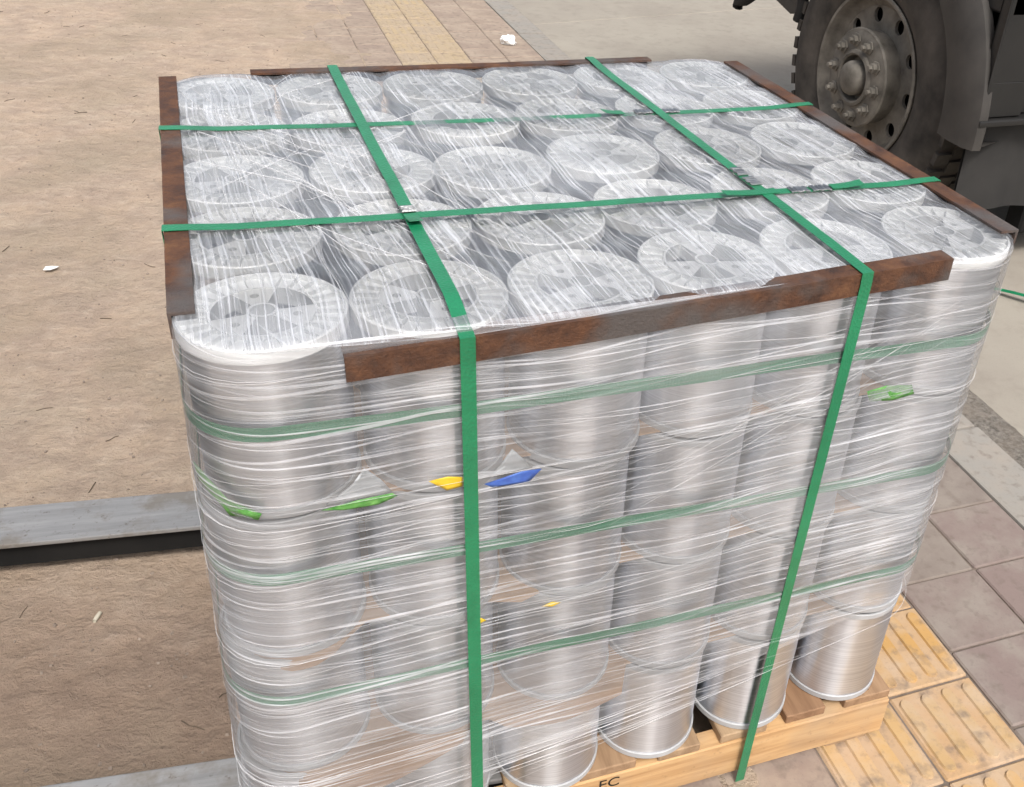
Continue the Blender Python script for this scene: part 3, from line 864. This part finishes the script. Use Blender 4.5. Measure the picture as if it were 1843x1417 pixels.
def along(label, x_f, x_b, x_bot, y_f, dz=0):
    pts = []; wv = []
    YB = LY+.1085
    for k in range(13): f = k/12; pts.append((x_bot+(x_f-x_bot)*f, y_f+.009*(1-f) if x_bot > .5 else y_f, .004+(BZ-.018-dz-.004)*f))
    for k in range(41):
        f = k/40; y = y_f+(YB-y_f)*f; x = x_f+(x_b-x_f)*f
        e = min(1, min(f, 1-f)/.08); e = e*e*(3-2*e)
        zb = BZ-dz*(1-f)
        z = zb+(TOP+.0086-zb)*e + .001*mnoise.noise(Vector((x, y*8, 0)))
        pts.append((x+.0012*mnoise.noise(Vector((x*5, y*5, 1))), y, z))
    for k in range(9): pts.append((x_b, YB, BZ-.01-(BZ-.11)*k/8))
    b = MB(); b.ribbon(pts, (1, 0, 0), SW, .0009)
    o = b.build('packing_strap', MAT['strap'], smooth=25); tag(o, label, 'strap', 'green packing straps')
    return o
YF = -.1105
sC = along('green strap running front to back over the left half, down the front', .216, .214, .222, YF-.004, .020)
sD = along('green strap running front to back over the right half, down the front', .781, .766, .757, YF, .004)
# tail ends and seals
def tail(parent, p0, p1, wv, mat=MAT['strap']):
    b = MB(); p0, p1 = Vector(p0), Vector(p1); pts = []
    for k in range(9): f = k/8; pts.append(p0.lerp(p1, f)+Vector((0, 0, .0013+.007*f*f)))
    b.ribbon(pts, wv, SW, .0009); return obj('strap_tail', b.mesh('strap_tail', mat), parent)
seal(sC, (.2155, .226, TOP+.0118), (0, 1, 0), L=.022)
tail(sC, (.2155, .212, TOP+.0095), (.2165, .170, TOP+.0095), (1, 0, 0))
seal(sD, (.777, .268, TOP+.0105), (0, 1, 0), L=.034); seal(sD, (.778, .225, TOP+.0105), (0, 1, 0), L=.034)
seal(sA, (.84, .180, TOP+.0083), (1, -.055, 0)); seal(sA, (.88, .178, TOP+.0083), (1, -.055, 0))
tail(sA, (.80, .182, TOP+.0083), (.70, .176, TOP+.0080), (0, 1, 0))
tail(sA, (.90, .178, TOP+.0083), (.955, .171, TOP+.0080), (0, 1, 0))
seal(sB, (.742, .599, TOP+.0075), (1, -.044, 0)); seal(sB, (.798, .596, TOP+.0075), (1, -.044, 0))
tail(sB, (.70, .600, TOP+.0075), (.655, .592, TOP+.0080), (0, 1, 0))

# ------------------------------------------------------------------ rusty angle bars
def angle_bar(label, p0, p1, inward, w, h, bow=0, th=.004, drop=0):
    """L section; outer top edge from p0 to p1, top leg towards inward, other leg hanging down"""
    p0, p1 = Vector(p0), Vector(p1); inn = Vector(inward); b = MB(); n = 24
    sec = [(0, 0), (w, 0), (w, -th), (th, -th), (th, -h), (0, -h)]
    for i in range(n+1):
        f = i/n; p = p0.lerp(p1, f)+Vector((0, 0, -bow*math.sin(PI*f)+.0007*mnoise.noise(Vector((f*9, p0.x*7, p0.y*7)))))
        for a, z in sec:
            e = .0005*mnoise.noise(Vector((f*40, a*60, z*60)))
            b.v.append(tuple(p+inn*(a+e)+Vector((0, 0, z+e))))
    for i in range(n):
        for k in range(6):
            k2 = (k+1) % 6; b.f.append((i*6+k, i*6+k2, (i+1)*6+k2, (i+1)*6+k)); b.mi.append(0)
    b.f += [(0, 1, 2, 3, 4, 5), tuple(n*6+k for k in (5, 4, 3, 2, 1, 0))]; b.mi += [0, 0]
    me = b.mesh('angle_bar', MAT['rust'], 35)
    o = obj('angle_bar', me); return tag(o, label, 'angle bar', 'rusty angle bars on the top edges')
ZB = TOP+.0095
YB_ = LY+.1055
angle_bar('rusty steel angle bar along the front top edge under two straps', (.074, -.1115, ZB-.024), (.929, -.1075, ZB+.001), (0, 1, 0), .030, .034, .002)
angle_bar('rusty steel angle bar along the left top edge', (-.1055, .932, ZB), (-.1055, -.002, ZB-.001), (1, 0, 0), .030, .034)
angle_bar('rusty steel angle bar along the right top edge beside the truck', (1.1055, .905, ZB), (1.1055, -.042, ZB), (-1, 0, 0), .034, .034)
angle_bar('thin rusty steel angle bar along the back top edge', (.058, YB_, ZB), (.905, YB_, ZB), (0, -1, 0), .026, .03, .002)

# ------------------------------------------------------------------ forks at the left
lift = empty('forklift', (.75, .38, 0), math.radians(-8.5))
tag(lift, 'forklift at the left whose grey steel forks reach under the pallet', 'forklift')
def fork(y):
    f = obj('fork', None or bevel_mesh(fork_mesh(), .003, 2, 25), lift, (0, y, 0))
    for sy in (-1, 1):                                               # set-back webs, blackened to paint in the shade below the plate
        b = MB(); b.bbox((-1.80, sy*.044-.004, .040), (-.16, sy*.044+.004, .1075)); obj('web', b.mesh('web', MAT['underbody']), f)
    return f
def fork_mesh():
    b = MB(); w = .068
    b.bbox((-1.84, -w, .108), (-.10, w, .120))                       # top plate
    b.bbox((-1.88, -w, .05), (-1.842, w, .62))                       # shank
    return b.mesh('fork', MAT['steel_fork'])
fork(.395); fork(-.397)
b = MB()
for z in (.18, .52): b.bbox((-1.915, -.50, z), (-1.872, .50, z+.09))
for y in (-.3, .3): b.bbox((-1.93, y-.03, .16), (-1.917, y+.03, .64))
obj('carriage', bevel_mesh(b.mesh('carriage', MAT['truck_paint']), .004), lift)
for y in (-.33, .33):
    b = MB(); b.bbox((-2.06, y-.05, .05), (-1.935, y+.05, 2.05)); obj('mast_rail', bevel_mesh(b.mesh('mast_rail', MAT['truck_paint']), .006), lift)
b = MB()
for k in range(9): b.bbox((-1.912, -.48+.115*k, .64), (-1.885, -.445+.115*k, 1.42))
for z in (.62, 1.42): b.bbox((-1.914, -.50, z), (-1.882, .50, z+.04))
obj('shade_backrest', b.mesh('shade_backrest', MAT['truck_paint']), lift)  # unseen backrest, added to block sky light and darken ground and coils
b = MB(); b.bbox((-2.05, -.278, 1.90), (-1.96, .278, 2.0)); obj('mast_beam', b.mesh('mast_beam', MAT['truck_paint']), lift)
b = MB(); b.v = [(x, y, z) for y in (-.52, .52) for x, z in ((-2.10, .22), (-2.10, .60), (-2.35, .85), (-2.55, .60), (-3.0, .62), (-3.05, 1.05), (-3.85, 1.0), (-3.95, .30), (-3.80, .20))]
n = 9; b.f = [tuple(range(n)), tuple(range(2*n-1, n-1, -1))]+[(i, (i+1) % n, n+(i+1) % n, n+i) for i in range(n)]; b.mi = [0]*len(b.f)
obj('body', bevel_mesh(b.mesh('body', MAT['lift_paint']), .03, 3), lift)
b = MB()
for x, y in ((-2.25, -.48), (-2.25, .48), (-3.5, -.48), (-3.5, .48)): b.tube([(x, y, .6 if x > -3 else 1.0), (x-.12, y*.95, 2.1)], .028, 8)
for y in (-.46, .46): b.bbox((-3.65, y-.03, 2.10), (-2.35, y+.03, 2.15))
for k in range(7): b.bbox((-3.62+.2*k, -.428, 2.112), (-3.58+.2*k, .428, 2.14))
obj('overhead_guard', b.mesh('overhead_guard', MAT['truck_paint'], 40), lift)
b = MB(); b.bbox((-3.1, -.22, .625), (-2.65, .22, .78)); b.box((-3.08, 0, .98), (.05, .21, .25), Matrix.Rotation(-.15, 3, 'Y')); obj('seat', bevel_mesh(b.mesh('seat', MAT['rubber_black']), .03, 2), lift)
wm = MB(); wm.lathe([(.10, -.09), (.30, -.09), (.33, -.07), (.33, .07), (.30, .09), (.10, .09), (.0, .05), (.0, -.05), (.10, -.09)], 32, 'x'); wm = wm.mesh('wheel', MAT['rubber'], 40)
for x, y, sc in ((-2.38, -.62, 1), (-2.38, .62, 1), (-3.55, -.62, .8), (-3.55, .62, .8)):
    o = obj('wheel', wm, lift, (x, y, .33*sc), PI/2); o.scale = (sc, sc, sc)

# ------------------------------------------------------------------ truck
truck = empty('truck', (2.67, 2.521, 0)); tag(truck, 'dusty dark grey truck with big steel wheel parked on the road behind', 'truck')
TW = .24; WZ = .578; RT = .606
wheel = None
def in_truck(me, name, parent=None, loc=(0, 0, 0)): return obj(name, me, parent or truck, loc)
b = MB()
prof = [(.350, .06), (.352, .012), (.372, -.004), (.42, -.020), (.48, -.026), (.54, -.016), (.578, .004), (.590, .020), (.594, .05), (.598, TW/2), (.594, TW-.05), (.585, TW-.02), (.54, TW+.01), (.42, TW+.02), (.352, TW-.01), (.350, TW-.06)]
b.lathe(prof, 72, 'x')
for k in range(44):
    a = 2*PI*k/44
    Rm = Matrix.Rotation(a, 3, 'X')
    for xx, w_ in ((.036, .036), (TW-.036, .036)):
        b.box(Rm @ Vector((xx, .594, 0)), (w_, .013, .026), Rm)
    Rm2 = Matrix.Rotation(a+PI/44, 3, 'X'); b.box(Rm2 @ Vector((TW/2, .597, 0)), (.04, .010, .028), Rm2)
tyre = in_truck(b.mesh('tyre', MAT['rubber'], 40), 'tyre', None, (0, 0, WZ))
wheel_loc = (0, 0, WZ)
b = MB()
b.lathe([(.350, .05), (.353, .006), (.362, -.006), (.358, -.012), (.346, -.010), (.338, .004), (.333, .020), (.322, .036), (.306, .046), (.298, .052)], 72, 'x')
rim = in_truck(b.mesh('rim', MAT['wheel_dusty'], 40), 'rim', None, wheel_loc)
dm = hole_plate(circle(.300, 72), [circle(.195, 48)]+[circle(.031, 18, (.262*math.cos(2*PI*k/10+.2), .262*math.sin(2*PI*k/10+.2))) for k in range(10)], -.016, 0, 'wheel_disc', MAT['wheel_dusty'])
# bring plate into the YZ plane facing -X
dm.transform(Matrix(((0, 0, -1, .050), (0, 1, 0, 0), (1, 0, 0, 0), (0, 0, 0, 1))))
obj('wheel_disc', dm, rim)
b = MB(); b.lathe([(.0, .10), (.31, .10)], 40, 'x'); obj('brake_drum', b.mesh('brake_drum', MAT['underbody']), rim)
b = MB()
b.lathe([(.196, .10), (.204, .034), (.212, .012), (.206, .004), (.198, .004), (.190, -.001), (.122, -.006), (.118, -.016), (.106, -.020), (.098, -.014), (.094, .03), (.0, .03)], 60, 'x')
hub = in_truck(b.mesh('hub', MAT['wheel_dusty'], 40), 'hub', None, (-.045, 0, WZ))
b = MB(); b.lathe([(.074, .03), (.074, -.022), (.066, -.038), (.045, -.048), (.0, -.051)], 32, 'x'); obj('hub_cap', b.mesh('hub_cap', MAT['wheel_dusty'], 50), hub)
b = MB(); b.lathe([(.024, 0), (.024, -.008), (.0165, -.010), (.0165, -.032), (.009, -.034), (.009, -.052), (.0, -.053)], 6, 'x'); nm_ = b.mesh('wheel_nut', MAT['wheel_dusty'])
for k in range(10):
    a = 2*PI*k/10+.1; o = obj('wheel_nut', nm_, hub, (-.004, .160*math.cos(a), .160*math.sin(a))); o.scale = (.8, 1.25, 1.25)
# far wheel on the other side; inner tyres added to darken the space underneath
for xx, yy in ((1.72, 0), (.29, 0), (1.43, 0)):
    in_truck(tyre.data, 'tyre', None, (xx, yy, WZ))  # the two inner ones are added to darken the space underneath
b = MB(); b.tube([(.12, 0, WZ), (1.75, 0, WZ)], .075, 10); in_truck(b.mesh('axle', MAT['underbody']), 'axle')
# mudguard: arched band over the near half of the wheel
b = MB(); n = 30; a0, a1 = math.radians(183), math.radians(60)
sec = [(.66, .40), (.635, .40), (.625, -.055), (.630, -.070), (.700, -.078), (.780, -.068), (.815, -.045), (.82, -.01), (.79, .02)]
for i in range(n+1):
    a = a0+(a1-a0)*i/n
    for r, x in sec: b.v.append((x, r*math.cos(a), WZ+r*math.sin(a)))
k_ = len(sec)
for i in range(n):
    for k in range(k_-1): b.f.append((i*k_+k, i*k_+k+1, (i+1)*k_+k+1, (i+1)*k_+k)); b.mi.append(0)
b.f.append(tuple(range(k_))); b.mi.append(0); b.f.append(tuple(range(n*k_+k_-1, n*k_-1, -1))); b.mi.append(0)
fen = in_truck(b.mesh('mudguard', MAT['fender_paint'], 40), 'mudguard')
# body: end wall facing the camera, with a recess, sill moulding, floor and box above
b = MB(); ye = -.80
b.bbox((-.03, ye, .655), (.16, ye+.05, .72)); b.bbox((-.03, ye, .79), (1.95, ye+.05, 1.25)); b.bbox((.50, ye, .655), (1.95, ye+.05, .79)); b.bbox((-.03, ye, .72), (.16, ye+.05, .79)); b.bbox((.16, ye+.03, .655), (.50, ye+.05, .79))
body = in_truck(bevel_mesh(b.mesh('end_panel', MAT['truck_paint']), .004), 'end_panel')
b = MB(); b.bbox((-.045, ye-.02, .625), (1.95, ye+.05, .652)); in_truck(bevel_mesh(b.mesh('sill_moulding', MAT['truck_paint']), .008, 2), 'sill_moulding')
b = MB(); b.bbox((-.02, -.80, 1.02), (1.97, 1.22, 1.12)); b.bbox((.0, -.78, 1.12), (1.95, 1.20, 1.9)); in_truck(bevel_mesh(b.mesh('cab_body', MAT['truck_paint']), .01), 'cab_body')
b = MB(); b.bbox((.42, -.72, .10), (1.9, -.62, .50)); in_truck(bevel_mesh(b.mesh('under_shade_box', MAT['underbody']), .01), 'under_shade_box')  # dark box added in place of the shade under the truck
b = MB(); b.bbox((.55, -.7, .72), (.67, 1.15, .98)); in_truck(b.mesh('chassis_rail', MAT['underbody']), 'chassis_rail')
b = MB(); b.bbox((1.28, -.7, .72), (1.40, 1.15, .98)); in_truck(b.mesh('chassis_rail', MAT['underbody']), 'chassis_rail')
b = MB(); N = 10
for i in range(N+1):
    x = -.01+.42*i/N; y = ye+.05+.010*math.sin(i*1.1)
    b.v += [(x, y, .26-.01*i/N), (x, y+.008, .62), (x, y+.012, .26-.01*i/N), (x, y+.020, .62)]
for i in range(N):
    q = i*4; b.f += [(q, q+4, q+5, q+1), (q+2, q+3, q+7, q+6), (q, q+2, q+6, q+4)]; b.mi += [0]*3
in_truck(b.mesh('mud_flap', MAT['flap'], 40), 'mud_flap')
# side guard ahead of the wheel: grey plate with black rubber ends
b = MB(); vs_ = [(.72, .735), (.90, .70), (.69, .665), (.62, .69), (.57, .80), (.60, .98), (.86, .98)]
n = len(vs_); b.v = [(-.0, y, z) for y, z in vs_]+[(.03, y, z) for y, z in vs_]
vs_ = [(.59, .98), (.60, .72), (.69, .690), (.90, .735), (1.02, .98)]
n = len(vs_); b.v = [(-.0, y, z) for y, z in vs_]+[(.03, y, z) for y, z in vs_]
b.f = [tuple(range(n)), tuple(range(2*n-1, n-1, -1))]+[(i, (i+1) % n, n+(i+1) % n, n+i) for i in range(n)]; b.mi = [0]*len(b.f)
sg = in_truck(bevel_mesh(b.mesh('side_guard', MAT['fender_paint']), .004), 'side_guard')
b = MB(); b.tube([(.01, .60, .98), (.01, .605, .73), (.01, .62, .675)], .028, 8); obj('rubber_edge', b.mesh('rubber_edge', MAT['rubber_black'], True), sg)
b = MB(); b.tube([(.01, .95, .85), (.01, 1.05, .715), (.01, 1.15, .655), (.01, 1.22, .64), (.01, 1.235, .60)], [.03, .03, .03, .035, .03], 8); obj('rubber_edge', b.mesh('rubber_edge', MAT['rubber_black'], True), sg)

# ------------------------------------------------------------------ litter
b = MB(); bm = bmesh.new(); bmesh.ops.create_icosphere(bm, subdivisions=3, radius=.05)
for v_ in bm.verts:
    d = 1+.55*mnoise.noise(v_.co*30)+.35*mnoise.noise(v_.co*75); v_.co *= d; v_.co.z = max(-.02, v_.co.z*.75); v_.co.x *= 1.0
me = bpy.data.meshes.new('crumpled_tissue'); bm.to_mesh(me); bm.free(); me.materials.append(MAT['paper'])
o = obj('crumpled_tissue', me, None, (1.895, 5.40, .022)); tag(o, 'crumpled white tissue lying on the pavement by the kerb', 'tissue')
def paper_bit(name, loc, pts, mat, label, cat, th=.0015):
    b = MB(); n = len(pts)
    z = lambda x, y, k: .006*mnoise.noise(Vector((x*60, y*60, k)))
    b.v = [(x, y, z(x, y, 0)) for x, y in pts]+[(x, y, z(x, y, 0)+th) for x, y in pts]
    b.f = [tuple(range(n))[::-1], tuple(range(n, 2*n))]+[(i, (i+1) % n, n+(i+1) % n, n+i) for i in range(n)]; b.mi = [0]*len(b.f)
    o = b.build(name, mat, None, loc=loc); return tag(o, label, cat)
paper_bit('paper_scrap', (-.63, 2.546, .016), [(-.022, -.012), (.0, -.016), (.018, -.004), (.026, .012), (.006, .010), (-.016, .014)], MAT['paper'], 'small white paper scrap on the bare earth at far left', 'paper scrap')
b = MB(); b.tube([(-.006, -.012, .009), (0, 0, .010), (.005, .012, .009)], [.0045, .005, .0045], 8)
o = b.build('cigarette_end', MAT['tin'], None, True, (-.419, .735, .004)); tag(o, 'pale stub lying on the earth between the two forks', 'litter')
b = MB(); pts = [(2.62, 1.92, -.018), (2.72, 1.73, -.014), (2.80, 1.585, -.008), (2.85, 1.50, .004), (2.92, 1.40, .010), (3.02, 1.28, -.006), (3.10, 1.20, -.020)]
b.ribbon([Vector(pts[i]).lerp(Vector(pts[i+1]), f) for i in range(6) for f in (0, .34, .67)], (.86, .5, 0), .026, .0012)
o = b.build('loose_strap', MAT['strap'], None, 30); tag(o, 'loose end of green strap lying on the road right of the stack', 'strap')
b = MB()
for k in range(3200):
    x, y = rnd.uniform(-1.9, .45), -.3+7.8*rnd.random()**1.3
    r = rnd.choice((.001, .0012, .0015, .002, .0025, .0035))*rnd.uniform(.7, 1.3)
    sx, sy = st(x, y)
    Rr = Matrix.Rotation(rnd.uniform(0, 6), 3, 'Z') @ Matrix.Rotation(rnd.uniform(0, 6), 3, 'X')
    n0 = len(b.v); b.box((sx, sy, dirt_z(x, y)+r*.3), (r, r*.8, r*.6), Rr)
o = b.build('gravel', MAT['pebble']); tag(o, 'scattered tiny stones on the bare earth', 'gravel', kind='stuff')
b = MB()
for k in range(46):
    x, y = rnd.uniform(-1.5, .2), rnd.uniform(.2, 6.5); L = rnd.uniform(.02, .06); a = rnd.gauss(.4, .7)
    pts = []
    for q in range(4):
        X, Y = x+math.cos(a)*L*q/3, y+math.sin(a)*L*q/3+.004*rnd.uniform(-1, 1)
        sx, sy = st(X, Y); pts.append((sx, sy, dirt_z(X, Y)+.002))
    b.tube(pts, rnd.uniform(.0008, .0018), 4)
o = b.build('twigs', MAT['twig']); tag(o, 'scattered thin dark twigs on the bare earth', 'twigs', kind='stuff')
